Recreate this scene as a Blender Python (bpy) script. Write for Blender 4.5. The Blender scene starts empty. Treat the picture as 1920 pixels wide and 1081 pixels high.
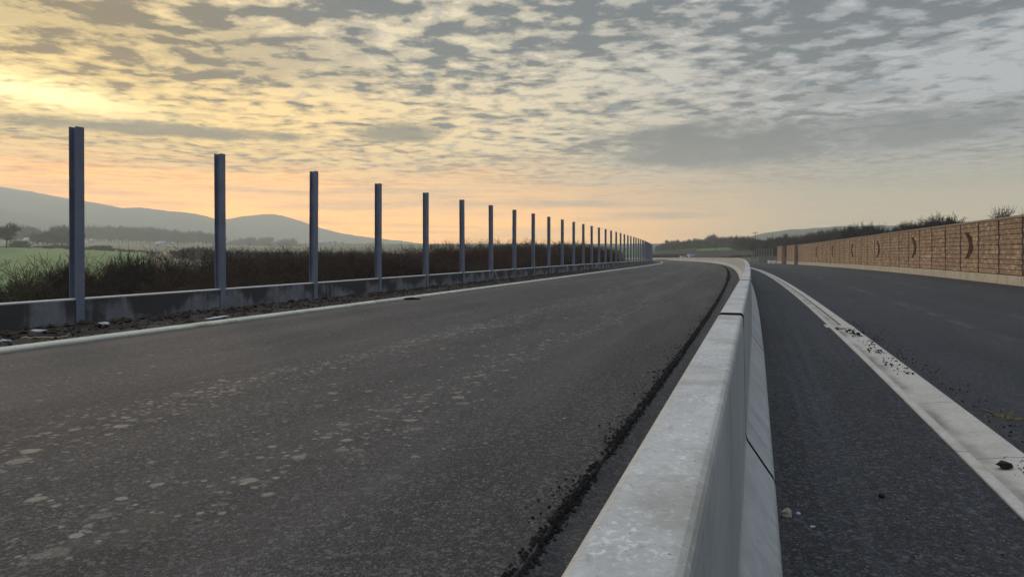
import bpy, math, random
from mathutils import Vector, Matrix, noise as mnoise
R = math.radians
scene = bpy.context.scene
COL = scene.collection

# ------------------------------------------------------------------ camera
CAMH = 1.48
FPX = 1320.0
cam = bpy.data.cameras.new("camera")
cam.sensor_width = 36.0
cam.lens = FPX / 1920 * 36
cam.shift_y = -66.5 / 1920
cam.clip_start = 0.05
cam.clip_end = 20000
camo = bpy.data.objects.new("camera", cam)
camo.location = (0, 0, CAMH)
camo.rotation_euler = (R(90), 0, 0)
COL.objects.link(camo)
scene.camera = camo
scene.render.resolution_x, scene.render.resolution_y = 1024, 576
scene.view_settings.view_transform = 'Standard'
scene.view_settings.look = 'None'
scene.view_settings.exposure = 0.0
scene.view_settings.gamma = 1.0
scene.cycles.use_denoising = True
scene.cycles.volume_bounces = 1
scene.cycles.max_bounces = 6
scene.cycles.diffuse_bounces = 2

# ------------------------------------------------------------------ node expression helper
class X:
    """a float socket of a node tree with arithmetic"""
    nt = None
    def __init__(self, s): self.s = s
    @staticmethod
    def m(op, *a, clamp=False):
        n = X.nt.nodes.new("ShaderNodeMath"); n.operation = op; n.use_clamp = clamp
        for i, v in enumerate(a):
            if isinstance(v, X): X.nt.links.new(v.s, n.inputs[i])
            else: n.inputs[i].default_value = float(v)
        return X(n.outputs[0])
    def __add__(s, o): return X.m('ADD', s, o)
    __radd__ = __add__
    def __sub__(s, o): return X.m('SUBTRACT', s, o)
    def __rsub__(s, o): return X.m('SUBTRACT', o, s)
    def __mul__(s, o): return X.m('MULTIPLY', s, o)
    __rmul__ = __mul__
    def __truediv__(s, o): return X.m('DIVIDE', s, o)
    def __rtruediv__(s, o): return X.m('DIVIDE', o, s)
    def __pow__(s, o): return X.m('POWER', s, o)
def smooth(x, a, b):
    n = X.nt.nodes.new("ShaderNodeMapRange"); n.interpolation_type = 'SMOOTHSTEP'
    X.nt.links.new(x.s, n.inputs[0]); n.inputs[1].default_value = a; n.inputs[2].default_value = b
    return X(n.outputs[0])
def vec(x, y, z):
    n = X.nt.nodes.new("ShaderNodeCombineXYZ")
    for i, v in enumerate((x, y, z)):
        if isinstance(v, X): X.nt.links.new(v.s, n.inputs[i])
        else: n.inputs[i].default_value = float(v)
    return X(n.outputs[0])
def sep(v):
    n = X.nt.nodes.new("ShaderNodeSeparateXYZ"); X.nt.links.new(v.s, n.inputs[0])
    return [X(o) for o in n.outputs]
def noise(v, scale, detail=3, rough=.5, dist=0.0):
    n = X.nt.nodes.new("ShaderNodeTexNoise")
    X.nt.links.new(v.s, n.inputs['Vector'])
    n.inputs['Scale'].default_value = scale; n.inputs['Detail'].default_value = detail
    n.inputs['Roughness'].default_value = rough; n.inputs['Distortion'].default_value = dist
    return X(n.outputs['Fac'])
def voro(v, scale, feature='F1', out='Distance', rnd=1.0):
    n = X.nt.nodes.new("ShaderNodeTexVoronoi"); n.feature = feature
    X.nt.links.new(v.s, n.inputs['Vector']); n.inputs['Scale'].default_value = scale
    n.inputs['Randomness'].default_value = rnd
    return X(n.outputs[out])
def col(c):
    n = X.nt.nodes.new("ShaderNodeRGB"); n.outputs[0].default_value = (*c, 1); return X(n.outputs[0])
def mixc(f, a, b, mode='MIX'):
    n = X.nt.nodes.new("ShaderNodeMix"); n.data_type = 'RGBA'; n.blend_type = mode
    for i, v in ((0, f), (6, a), (7, b)):
        if isinstance(v, X): X.nt.links.new(v.s, n.inputs[i])
        elif i == 0: n.inputs[0].default_value = float(v)
        else: n.inputs[i].default_value = (*v, 1)
    return X(n.outputs[2])

# ------------------------------------------------------------------ sky and sun
SUN_AZ, SUN_EL = R(-33.0), R(10.5)           # azimuth measured from +Y towards +X
sun_dir = Vector((math.sin(SUN_AZ) * math.cos(SUN_EL), math.cos(SUN_AZ) * math.cos(SUN_EL), math.sin(SUN_EL)))
w = bpy.data.worlds.new("World"); scene.world = w; w.use_nodes = True
nt = w.node_tree; nt.nodes.clear(); X.nt = nt
wout = nt.nodes.new("ShaderNodeOutputWorld")
bg = nt.nodes.new("ShaderNodeBackground"); bg.inputs[1].default_value = 0.1
sky = nt.nodes.new("ShaderNodeTexSky"); sky.sky_type = 'NISHITA'; sky.sun_disc = False
sky.sun_elevation = SUN_EL; sky.sun_rotation = SUN_AZ
tc = nt.nodes.new("ShaderNodeTexCoord")
D = X(tc.outputs['Generated'])
dx, dy, dz = sep(D)
el = X.m('ARCSINE', X.m('MAXIMUM', dz, -1.0)) * (180 / math.pi)
az = X.m('ARCTAN2', dx, dy) * (180 / math.pi)
zz = X.m('MAXIMUM', dz, 0.0) + 0.035
px, py = dx / zz, dy / zz
P = vec(px, py, 0.0)
wn = nt.nodes.new("ShaderNodeTexNoise"); wn.inputs['Scale'].default_value = 1.3; wn.inputs['Detail'].default_value = 2
nt.links.new(P.s, wn.inputs['Vector'])
wv = nt.nodes.new("ShaderNodeVectorMath"); wv.operation = 'MULTIPLY_ADD'
nt.links.new(wn.outputs['Color'], wv.inputs[0]); wv.inputs[1].default_value = (.16, .16, 0); nt.links.new(P.s, wv.inputs[2])
PW = X(wv.outputs[0])
nA = noise(PW, 6.4, 6, .58)                  # dapples
nB = noise(PW, 1.05, 4, .55)                   # larger banks
nC = noise(vec(px * 0.75, py, 3.7), 12.0, 3, .6)        # fine ripples
vor = voro(PW, 7.0)
cl = nA * .50 + nB * .35 + nC * .13 + (vor - .45) * .13 + .005 + smooth(el, 11.0, 19.0) * .062 - .026
def blob(a0, e0, ra, re, wob=7.0):
    """a soft edged long cloud bank centred on an azimuth and an elevation"""
    nn = (noise(vec(az * .12, el * .35, a0), 2.6, 5, .65) - .5) * 3.2
    q = ((az - a0) / ra) ** 2.0 + ((el - e0) / re) ** 2.0
    return 1.0 - smooth(q + nn, .0, 1.5)
banks = [(16.5, 8.4, 10.0, 1.9, 1.0), (29.0, 8.7, 9.0, 1.5, .75), (-9.2, 9.6, 3.6, .9, .75), (-27.0, 8.9, 11.0, .55, .85),
         (-19, 14.6, 9.0, 2.3, .35), (-32.5, 15.5, 8.0, 1.8, .3), (4.5, 3.9, 5.0, .35, .4), (12.0, 3.0, 5.0, .3, .4), (-3.0, 4.0, 3.5, .25, .35), (25, 11.6, 5, .7, .35)]
bank = None
for a0, e0, ra, re, k in banks:
    b_ = blob(a0, e0, ra, re) * k
    bank = b_ if bank is None else X.m('MAXIMUM', bank, b_)
dotn = nt.nodes.new("ShaderNodeVectorMath"); dotn.operation = 'DOT_PRODUCT'
nt.links.new(D.s, dotn.inputs[0]); dotn.inputs[1].default_value = sun_dir
dt = X.m('MAXIMUM', X(dotn.outputs['Value']), 0.0)
g1 = dt ** 6.5                                  # broad warm side of the sky
g2 = dt ** 45.0                                # glow
# flattened core: the sun shines through long thin gaps
qa = ((az - (-34.5)) / 6.5) ** 2.0 + ((el - 10.7 + (az + 34.5) * .09 + (nC - .5) * 2.5) / .85) ** 2.0
core = X.m('EXPONENT', qa * -1.0)
v = smooth(cl, .43, .49) * .38 + smooth(cl, .49, .57) * .62
v = X.m('MAXIMUM', v * (1.0 - core * .75), bank)
wrm = g1 * (1.0 - smooth(el, 9.0, 16.0) * .72)
bright = mixc(wrm, mixc(smooth(az, -5.0, 26.0), (.82, .77, .60), (.50, .53, .57)), (1.95, 1.20, .29))
bright = mixc(g2, bright.s and bright, (1.35, .93, .30))
dark = mixc(wrm, (.100, .138, .180), (.150, .125, .065))
dark = mixc(g2, dark, (.30, .18, .05))
cloud = mixc(v, bright, dark)
cloud = mixc(bank * (v * .35 + .50), cloud, mixc(g1, (.085, .115, .145), (.13, .10, .055)))
# gaps of blue, only away from the sun
gap = smooth(noise(PW, 3.4, 4, .6), .60, .68) * (1.0 - g1) * (1.0 - bank)
skyblue = mixc(.5, X(sky.outputs[0]), (1.3, 2.3, 3.6))
sb = mixc(1.0, skyblue, (.085, .085, .085), 'MULTIPLY')
cloud = mixc(gap * .95, cloud, sb)
cloud = mixc(core * 1.0, cloud, (1.35, 1.15, .60), 'ADD')
# low band near the horizon, streaked
st = noise(vec(az * .07, el * 1.5, 1.0), 1.5, 4, .6)
e2 = el + (st - .5) * 4.5
warm = smooth(az, -42.0, 2.0)
low_c = mixc(warm, (1.85, .60, .01), (1.40, .60, .08))
low_c = mixc(smooth(az, -3.0, 27.0), low_c, (.33, .285, .165))
low_c = mixc(smooth(st, .42, .62) * .55, low_c, mixc(warm, (.42, .20, .05), (.52, .34, .17)))
hz = 1.0 - smooth(e2, 2.0, 9.0)
gain = 1.0 + (1.0 - smooth(el, 2.0, 10.0)) * (3.0 - warm * 1.4)
low_c = mixc(1.0, low_c, vec(gain, gain, gain), 'MULTIPLY')
final = mixc(hz * (1.0 - core * .6) * (1.0 - bank * .92), cloud, low_c)
# unseen sky shaped to light the scene: brightened overhead, dimmed bluish behind and right
over = smooth(el, 22.0, 58.0)
back = 1.0 - smooth(dy, .15, .74)
rdim = 1.0 - smooth(dx, .62, .92) * .60
odim = 1.0 - smooth(dx, -.05, .65) * .60
final = mixc(back * .85, final, mixc(1.0, mixc(v, (.25, .35, .55), (.13, .20, .35)), vec(rdim, rdim, rdim), 'MULTIPLY'))
final = mixc(over * .9, final, mixc(1.0, mixc(v, (1.62, 1.62, 1.62), (1.25, 1.30, 1.38)), vec(odim * (.70 + odim * .30), odim, odim * (1.30 - odim * .25)), 'MULTIPLY'))
fs = nt.nodes.new("ShaderNodeVectorMath"); fs.operation = 'SCALE'; fs.inputs['Scale'].default_value = 10.0
nt.links.new(final.s, fs.inputs[0])
nt.links.new(fs.outputs[0], bg.inputs[0])
nt.links.new(bg.outputs[0], wout.inputs[0])

sl = bpy.data.lights.new("sun", 'SUN'); sl.energy = 2.0; sl.angle = R(14); sl.color = (1.0, .80, .55)
so = bpy.data.objects.new("sun", sl); COL.objects.link(so)
so.rotation_euler = sun_dir.to_track_quat('Z', 'Y').to_euler()
so.location = (0, 0, 50)

# ------------------------------------------------------------------ the plan of the road: s runs along it, a across it (to the right)
PHI0 = math.atan(.353); KAP = .00078; RAD = 1 / KAP
OX, OY = -math.cos(PHI0) / KAP, math.sin(PHI0) / KAP
def zr(s): return -.0065 * (math.sqrt((s - 60) ** 2 + 400) + (s - 60)) / 2 + .0105
def head(s): return PHI0 - KAP * s
def at(s, a, z=0.0):
    t = head(s)
    return Vector((OX + (RAD + a) * math.cos(t), OY - (RAD + a) * math.sin(t), z + zr(s)))
def inv(x, y):
    ux, uy = x - OX, y - OY
    return (PHI0 - math.atan2(-uy, ux)) / KAP, math.hypot(ux, uy) - RAD
def rotz(s): return math.pi / 2 - head(s)       # local x along the road, local y to its left

# ------------------------------------------------------------------ objects
def tag(o, label=None, cat=None, group=None, kind=None):
    if label: o['label'] = label
    if cat: o['category'] = cat
    if group: o['group'] = group
    if kind: o['kind'] = kind
    return o
class MB:
    def __init__(s): s.v = []; s.f = []; s.m = []; s.uv = []
    def add(s, vs, fs, mi=0, uvs=None):
        b = len(s.v); s.v += [tuple(p) for p in vs]; s.f += [tuple(b + i for i in f) for f in fs]; s.m += [mi] * len(fs)
        s.uv += list(uvs) if uvs else [(0, 0)] * len(vs)
    def box(s, x0, x1, y0, y1, z0, z1, mi=0, ch=0.0):
        if ch <= 0:
            vs = [(x, y, z) for z in (z0, z1) for y in (y0, y1) for x in (x0, x1)]
            s.add(vs, [(0, 2, 3, 1), (4, 5, 7, 6), (0, 1, 5, 4), (2, 6, 7, 3), (0, 4, 6, 2), (1, 3, 7, 5)], mi)
        else:
            c = ch; vs = []
            for z, i in ((z0, c), (z0 + c, 0), (z1 - c, 0), (z1, c)):
                X0, X1, Y0, Y1 = x0 + i, x1 - i, y0 + i, y1 - i
                k = c * .7 if i == 0 else c * .4
                vs += [(X0 + k, Y0, z), (X1 - k, Y0, z), (X1, Y0 + k, z), (X1, Y1 - k, z), (X1 - k, Y1, z), (X0 + k, Y1, z), (X0, Y1 - k, z), (X0, Y0 + k, z)]
            fs = [tuple(range(7, -1, -1)), tuple(range(24, 32))]
            for r in range(3):
                for i in range(8):
                    j = (i + 1) % 8; fs.append((r * 8 + i, r * 8 + j, r * 8 + 8 + j, r * 8 + 8 + i))
            s.add(vs, fs, mi)
    def tube(s, p0, p1, r0, r1, n=4, mi=0, cap=False):
        p0, p1 = Vector(p0), Vector(p1); d = (p1 - p0)
        if d.length < 1e-6: return
        d.normalize(); u = d.orthogonal().normalized(); w_ = d.cross(u)
        vs = []
        for p, r in ((p0, r0), (p1, r1)):
            for i in range(n):
                t = 2 * math.pi * i / n; vs.append(p + u * (math.cos(t) * r) + w_ * (math.sin(t) * r))
        fs = [(i, (i + 1) % n, n + (i + 1) % n, n + i) for i in range(n)]
        if cap: fs += [tuple(range(n - 1, -1, -1)), tuple(range(n, 2 * n))]
        s.add(vs, fs, mi)
    def rock(s, c, r, rng, flat=.7, mi=0):
        c = Vector(c); vs = []
        for d in ((1, 0, 0), (-1, 0, 0), (0, 1, 0), (0, -1, 0), (0, 0, 1), (0, 0, -1), (.6, .6, .45), (-.6, .6, .4), (.6, -.6, .4), (-.6, -.6, .45)):
            k = r * rng.uniform(.65, 1.2); vs.append((c.x + d[0] * k, c.y + d[1] * k, c.z + d[2] * k * flat))
        fs = [(4, 6, 7), (4, 7, 9), (4, 9, 8), (4, 8, 6), (0, 2, 6), (2, 7, 6), (2, 1, 7), (1, 9, 7), (1, 3, 9), (3, 8, 9), (3, 0, 8), (0, 6, 8), (5, 2, 0), (5, 1, 2), (5, 3, 1), (5, 0, 3)]
        s.add(vs, fs, mi)
    def mesh(s, name, mats, smooth=False):
        me = bpy.data.meshes.new(name); me.from_pydata(s.v, [], s.f)
        for m in (mats if isinstance(mats, (list, tuple)) else [mats]): me.materials.append(m)
        if any(s.m): me.polygons.foreach_set('material_index', s.m)
        l = me.uv_layers.new(name="UVMap"); buf = []
        li = [0] * len(me.loops); me.loops.foreach_get('vertex_index', li)
        for i in li: buf += s.uv[i]
        l.data.foreach_set('uv', buf)
        if smooth: me.polygons.foreach_set('use_smooth', [True] * len(me.polygons))
        me.update(); return me
    def build(s, name, mats, parent=None, smooth=False, loc=None, rz=0.0):
        o = bpy.data.objects.new(name, s.mesh(name, mats, smooth)); COL.objects.link(o)
        if parent: o.parent = parent
        if loc is not None: o.location = loc
        o.rotation_euler.z = rz
        return o
def inst(name, me, loc, rz=0.0, sc=1.0, parent=None):
    o = bpy.data.objects.new(name, me); COL.objects.link(o); o.location = loc; o.rotation_euler.z = rz
    o.scale = (sc, sc, sc) if not isinstance(sc, tuple) else sc
    if parent: o.parent = parent
    return o
def empty(name, loc, rz=0.0):
    o = bpy.data.objects.new(name, None); COL.objects.link(o); o.location = loc; o.rotation_euler.z = rz; o.empty_display_size = .2
    return o
def copy_tree(o, parent=None):
    c = o.copy(); COL.objects.link(c)
    if parent: c.parent = parent
    for ch in list(o.children): copy_tree(ch, c)
    return c
def ribbon(name, ss, prof, mat, jit=None, smooth_=False, kind='structure', closed=False):
    """a strip along the road; prof is a list of (a, z) or a function of s giving one"""
    mb = MB(); n = None; vs = []; uv = []
    for s in ss:
        pr = prof(s) if callable(prof) else prof
        n = len(pr)
        for j, (a, z) in enumerate(pr):
            if jit: a, z = jit(s, j, a, z)
            vs.append(at(s, a, z)); uv.append((s, a))
    fs = []
    for i in range(len(ss) - 1):
        for j in range(n - 1):
            k = i * n + j; fs.append((k, k + 1, k + n + 1, k + n))
    mb.add(vs, fs, 0, uv)
    o = mb.build(name, mat, smooth=smooth_)
    if kind: o['kind'] = kind
    return o
def steps(s0, s1, near=1.0, far=6.0):
    out = [s0]
    while out[-1] < s1: out.append(min(s1, out[-1] + max(near, min(far, abs(out[-1]) * .04))))
    return out

# ------------------------------------------------------------------ materials
def mat(name, rough=.9, spec=.3):
    m = bpy.data.materials.new(name); m.use_nodes = True; X.nt = m.node_tree
    b = m.node_tree.nodes['Principled BSDF']; b.inputs['Roughness'].default_value = rough
    b.inputs['Specular IOR Level'].default_value = spec
    return m, b
def put(b, sock, x): X.nt.links.new(x.s, b.inputs[sock])
def bump(b, h, strength=.4, dist=.01):
    n = X.nt.nodes.new("ShaderNodeBump"); n.inputs['Strength'].default_value = strength; n.inputs['Distance'].default_value = dist
    X.nt.links.new(h.s, n.inputs['Height']); X.nt.links.new(n.outputs[0], b.inputs['Normal'])
def coords(kind='Object'):
    return X(X.nt.nodes.new("ShaderNodeTexCoord").outputs[kind])
def orand():
    return X(X.nt.nodes.new("ShaderNodeObjectInfo").outputs['Random'])
def geopos():
    return X(X.nt.nodes.new("ShaderNodeNewGeometry").outputs['Position'])
def nrmz():
    g = X.nt.nodes.new("ShaderNodeNewGeometry"); n = X.nt.nodes.new("ShaderNodeSeparateXYZ")
    X.nt.links.new(g.outputs['True Normal'], n.inputs[0]); return X(n.outputs[2])
def shifted(v, k=17.0):
    r = orand(); n = X.nt.nodes.new("ShaderNodeVectorMath"); n.operation = 'ADD'
    X.nt.links.new(v.s, n.inputs[0]); X.nt.links.new(vec(r * k, r * k * 2.3, r * k * 1.7).s, n.inputs[1])
    return X(n.outputs[0])

def asphalt(name, base, lightc, mud=False, dust=0.0):
    m, b = mat(name, .88, .35)
    uv = coords('UV'); g = geopos()
    s_, a_, _ = sep(uv)
    ag = voro(g, 82.0, out='Color'); agx = sep(ag)[0]
    agd = voro(g, 82.0)
    fine = noise(g, 160, 2, .6)
    c = mixc(smooth(agx, .30, .95), base, lightc)
    c = mixc(smooth(agx, .965, .985) * .7, c, (.26, .25, .235))
    c = mixc(smooth(agd, .32, .60) * .75, c, (.010, .010, .011))
    ag2 = sep(voro(g, 38.0, out='Color'))[0]; gm = noise(g, 15.0, 4, .75)
    c = mixc(smooth(ag2, .80, .95) * .45, c, tuple(x * 1.7 for x in lightc))
    c = mixc(smooth(gm, .52, .72) * .55, c, tuple(x * .35 for x in lightc))
    c = mixc(smooth(1.0 - gm, .52, .72) * .35, c, tuple(x * 1.5 for x in lightc))
    big = noise(vec(s_ * .12, a_ * .7, 0.0), 1.0, 4, .6)
    c = mixc(smooth(big, .35, .7) * .35, c, tuple(x * .55 for x in base))
    if dust:
        d2 = noise(vec(s_ * .05, a_ * .45, 4.0), 1.6, 5, .62)
        c = mixc(smooth(d2, .40, .66) * dust, c, (.088, .084, .082))
    if mud:
        nz = noise(g, 7.0, 3, .6)
        def tr(a0, wd): return X.m('EXPONENT', ((a_ - a0 + (noise(vec(s_ * .25, a_ * .4, a0), 1.0, 3) - .5) * 1.8) / wd) ** 2.0 * -1.0)
        track = X.m('MAXIMUM', X.m('MAXIMUM', tr(-3.2, .55) * .9, tr(-5.25, .65)), X.m('MAXIMUM', tr(-4.2, 2.2) * .52, tr(-7.6, 1.6) * .35))
        edge = X.m('EXPONENT', ((a_ + 10.2) / .5) ** 2.0 * -1.0)
        tot = None
        for sc, r0, k in ((1.7, .09, .66), (3.9, .19, .74), (8.0, .22, .78), (15.0, .24, .72)):
            n = X.nt.nodes.new("ShaderNodeTexVoronoi"); n.feature = 'F1'; X.nt.links.new(uv.s, n.inputs['Vector']); n.inputs['Scale'].default_value = sc
            dist = X(n.outputs['Distance']); rc = sep(X(n.outputs['Color']))
            rad = X.m('MAXIMUM', (rc[0] - (1.0 - track * k)) * 1.0, 0.0) ** .6 * (r0 * 2.2)
            sp = 1.0 - smooth(dist + (nz - .5) * .40 - rad, -.07, .05)
            sp = sp * smooth(rad, .015, .05) * (rc[1] * .8 + .2)
            tot = sp if tot is None else X.m('MAXIMUM', tot, sp)
        c = mixc(tot * (.62 + agx * .38), c, mixc(nz, (.19, .17, .13), (.34, .315, .26)))
        c = mixc(track * smooth(noise(g, 2.2, 4, .65), .45, .75) * .25, c, (.14, .12, .095))
        c = mixc(edge * .4, c, (.10, .085, .065))
    roll = noise(vec(s_ * .06, a_ * 5.0, 9.0), 1.0, 4, .6)
    c = mixc(smooth(roll, .50, .75) * (.07 if mud else .22), c, tuple(min(1, x * 1.5) for x in lightc))
    if not mud:
        lane = X.m('EXPONENT', ((a_ - 4.1 + (noise(vec(s_ * .2, 0.0, 2.0), 1.0, 3) - .5) * .5) / .10) ** 2.0 * -1.0)
        c = mixc(lane * smooth(noise(vec(s_ * .5, a_, 0.0), 1.0, 3), .4, .65) * .40, c, (.13, .125, .118))
        jo = 1.0 - smooth(X.m('ABSOLUTE', a_ - 6.6 + (noise(vec(s_ * 1.5, 0.0, 0.0), 1.0, 3) - .5) * .05), .0, .03)
        c = mixc(jo * .6, c, (.012, .012, .013))
        c = mixc(smooth(noise(vec(s_ * .35, a_ * .9, 6.0), 1.0, 5, .65), .56, .72) * .30, c, (.11, .10, .088))
    put(b, 'Base Color', c)
    bump(b, (1.0 - agd) * .7 + fine * .3, .85, .012)
    return m
M = {}
M['asphalt_main'] = asphalt('asphalt_main', (.0145, .0145, .0165), (.094, .093, .097), True, .36)
M['asphalt_strip'] = asphalt('asphalt_strip', (.017, .019, .022), (.072, .075, .080), False, .10)
M['asphalt_new'] = asphalt('asphalt_new', (.025, .028, .033), (.048, .051, .058), False, .12)

def concrete(name, c0, c1, rough=.9, kind=None):
    m, b = mat(name, rough, .25)
    o = coords('Object'); v = shifted(o); x, y, z = sep(o)
    n1 = noise(v, 1.6, 5, .6); n2 = noise(v, 14.0, 4, .6); n3 = noise(v, 90, 2, .6)
    c = mixc(smooth(n1 * .6 + n2 * .4, .36, .64), c0, c1)
    c = mixc(smooth(n3, .35, .75) * .18, c, tuple(q * .6 for q in c0))
    if kind == 'barrier':
        # salt bloom and flaking on the top, faint runs down the sides
        nm = noise(v, 2.3, 4, .65)
        fl = voro(v, 85.0); fc = sep(voro(v, 85.0, out='Color'))[0]
        spots = smooth(noise(v, 70.0, 3, .7) + (nm - .5) * .62, .54, .72) * .75 + (1.0 - smooth(fl + (n3 - .5) * 1.2, .15, .45)) * smooth(fc + (nm - .5) * 3.2, .78, .95) * .25
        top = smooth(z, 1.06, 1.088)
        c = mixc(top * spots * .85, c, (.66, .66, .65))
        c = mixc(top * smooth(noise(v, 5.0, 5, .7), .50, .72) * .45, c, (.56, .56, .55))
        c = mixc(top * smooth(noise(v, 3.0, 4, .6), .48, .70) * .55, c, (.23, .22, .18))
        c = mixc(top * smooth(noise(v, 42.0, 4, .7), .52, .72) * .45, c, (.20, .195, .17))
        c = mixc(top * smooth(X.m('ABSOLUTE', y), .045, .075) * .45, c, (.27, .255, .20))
        sv = shifted(vec(x * 6.0, y * 3.0, z * .35))
        c = mixc((1.0 - top) * smooth(noise(sv, 1.0, 4, .6), .50, .75) * .45, c, tuple(q * .62 for q in c0))
        pores = 1.0 - smooth(voro(v, 34.0), .05, .12)
        pc = sep(voro(v, 34.0, out='Color'))[1]
        c = mixc(pores * smooth(pc, .55, .70) * .7, c, tuple(q * .4 for q in c0))
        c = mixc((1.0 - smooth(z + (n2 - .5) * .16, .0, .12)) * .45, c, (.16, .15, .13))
    if kind == 'panel':
        # damp that has soaked the panel from its top, in patches
        wet = noise(vec(x * .75, orand() * 40.0, z * .8), 1.1, 4, .5) + (noise(vec(x * 9.0, orand() * 9.0, z * .6), 1.0, 3, .6) - .5) * .22
        wetm = smooth(wet + z * .34, .50, .66)
        c = mixc(wetm * .9, c, (.045, .040, .038))
        sv = shifted(vec(x * 5.0, y, z * .5))
        c = mixc(smooth(noise(sv, 1.0, 4, .65), .46, .76) * .45, c, (.07, .064, .06))
        c = mixc(smooth(z, .525, .552), c, (.62, .60, .56))  # sky-lit top edge put into the colour as a pale band
    if kind == 'plinth':
        sv = shifted(vec(x * 2.2, y, z * .7))
        c = mixc(smooth(noise(sv, 1.0, 4, .65), .48, .78) * .5, c, tuple(q * .55 for q in c0))
    put(b, 'Base Color', c); bump(b, n2 * .5 + n3 * .5, .25, .004)
    return m
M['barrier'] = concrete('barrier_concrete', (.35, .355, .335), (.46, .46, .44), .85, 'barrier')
M['panel'] = concrete('panel_concrete', (.19, .19, .20), (.27, .27, .28), .85, 'panel')
M['plinth'] = concrete('plinth_concrete', (.40, .355, .265), (.52, .47, .37), .9, 'plinth')
M['coping'] = concrete('coping_concrete', (.22, .17, .13), (.30, .235, .18), .9)
M['block'] = concrete('block_concrete', (.62, .61, .58), (.74, .73, .70), .9)

def kerbmat(name, c0, c1, unit, gutter=False):
    m, b = mat(name, .88, .25)
    uv = coords('UV'); s_, a_, _ = sep(uv); g = geopos()
    n1 = noise(g, 2.0, 5, .6); n2 = noise(g, 25.0, 4, .6)
    c = mixc(smooth(n1 * .6 + n2 * .4, .36, .64), c0, c1)
    fr = X.m('FRACT', s_ / unit)
    jn = 1.0 - smooth(X.m('ABSOLUTE', fr - .5) * -1.0 + .5, .0, .012 / unit)
    c = mixc(jn * .85, c, (.05, .048, .042))
    if gutter:
        low = X.m('EXPONENT', ((a_ - 1.53 + (n1 - .5) * .10) / .055) ** 2.0 * -1.0)
        c = mixc(low * smooth(noise(vec(s_ * .6, 0.0, 0.0), 1.3, 3), .35, .6) * .7, c, (.12, .10, .075))
        c = mixc(smooth(n1, .55, .72) * .4, c, (.20, .165, .12))
        crack = 1.0 - smooth(X.m('ABSOLUTE', a_ - 1.468), .0, .006)
        c = mixc(crack * .55, c, (.09, .08, .07))
        tn = 1.0 - smooth(s_, 10.0, 16.0)
    else:
        c = mixc(smooth(noise(g, .9, 4, .7), .54, .70) * .6, c, tuple(q * .4 for q in c0))
    put(b, 'Base Color', c); bump(b, n2, .25, .004)
    return m
M['kerb'] = kerbmat('kerb_concrete', (.40, .405, .335), (.52, .515, .44), 2.4)
M['gutter'] = kerbmat('gutter_concrete', (.38, .35, .30), (.50, .47, .41), 2.0, True)
m, b = mat('joint_shade', .95, .1); put(b, 'Base Color', col((.016, .016, .017))); M['joint_shade'] = m  # dark colour standing in for shade inside the barrier joints
m, b = mat('dark_slot', .95, .1); put(b, 'Base Color', col((.012, .012, .012))); M['slot'] = m

m, b = mat('post_steel', .5, .4)
v = shifted(coords('Object')); n1 = noise(v, 2.5, 4, .6); n2 = noise(v, 30, 3)
put(b, 'Base Color', mixc(smooth(n1 * .7 + n2 * .3, .35, .65), (.155, .170, .222), (.20, .218, .275))); bump(b, n2, .05, .002)
b.inputs['Metallic'].default_value = .15; M['steel'] = m
m, b = mat('post_steel_plain', .6, .4)
put(b, 'Base Color', mixc(noise(coords('Object'), 3, 3), (.15, .19, .19), (.19, .23, .23))); M['steel_far'] = m
m, b = mat('galvanised_bolt', .4, .5); put(b, 'Base Color', col((.6, .6, .62))); b.inputs['Metallic'].default_value = .4; M['bolt'] = m

# split faced blocks of the noise wall
m, b = mat('wall_block', .95, .15)
o = coords('Object'); x, y, z = sep(o); rr = orand()
row = X.m('FLOOR', (z - .47) / .125)
cx = x / .27 + row * .37 + rr * 31.0
cellx = X.m('FLOOR', cx)
wn = X.nt.nodes.new("ShaderNodeTexWhiteNoise"); wn.noise_dimensions = '3D'
X.nt.links.new(vec(cellx, row, rr * 91.0).s, wn.inputs['Vector'])
rnd = X(wn.outputs['Value'])
v = shifted(o); n1 = noise(v, 11, 5, .7); n2 = noise(v, 45, 3, .7)
c = mixc(rnd, (.285, .200, .132), (.49, .370, .255))
c = mixc(smooth(rr, .2, .9) * .22, c, (.17, .12, .085))
c = mixc(smooth(noise(vec(x * 2.5, rr * 50.0, z * .45), 1.0, 4, .65) + z * .06, .60, .78) * .35, c, (.12, .08, .055))
c = mixc(smooth(rnd, .86, .93) * .7, c, (.62, .46, .31))
c = mixc(smooth(n1, .35, .7) * .35, c, (.25, .14, .085))
fx = X.m('ABSOLUTE', X.m('FRACT', cx) - .5)
fz = X.m('ABSOLUTE', X.m('FRACT', (z - .47) / .125) - .5)
c = mixc(X.m('MAXIMUM', smooth(fx, .455, .49) * .55, smooth(fz, .43, .49) * .5), c, (.075, .042, .028))
put(b, 'Base Color', c); bump(b, n1 * .6 + n2 * .4 + rnd * .5, .8, .03); M['wall_block'] = m
m, b = mat('wall_mark', .95, .15)
v = shifted(coords('Object')); n1 = noise(v, 9, 4, .7)
put(b, 'Base Color', mixc(smooth(n1, .35, .65), (.040, .018, .014), (.11, .046, .034))); bump(b, n1, .6, .02); M['wall_mark'] = m
m, b = mat('wall_joint', .95, .1); put(b, 'Base Color', col((.045, .028, .020))); M['wall_joint'] = m

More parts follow.
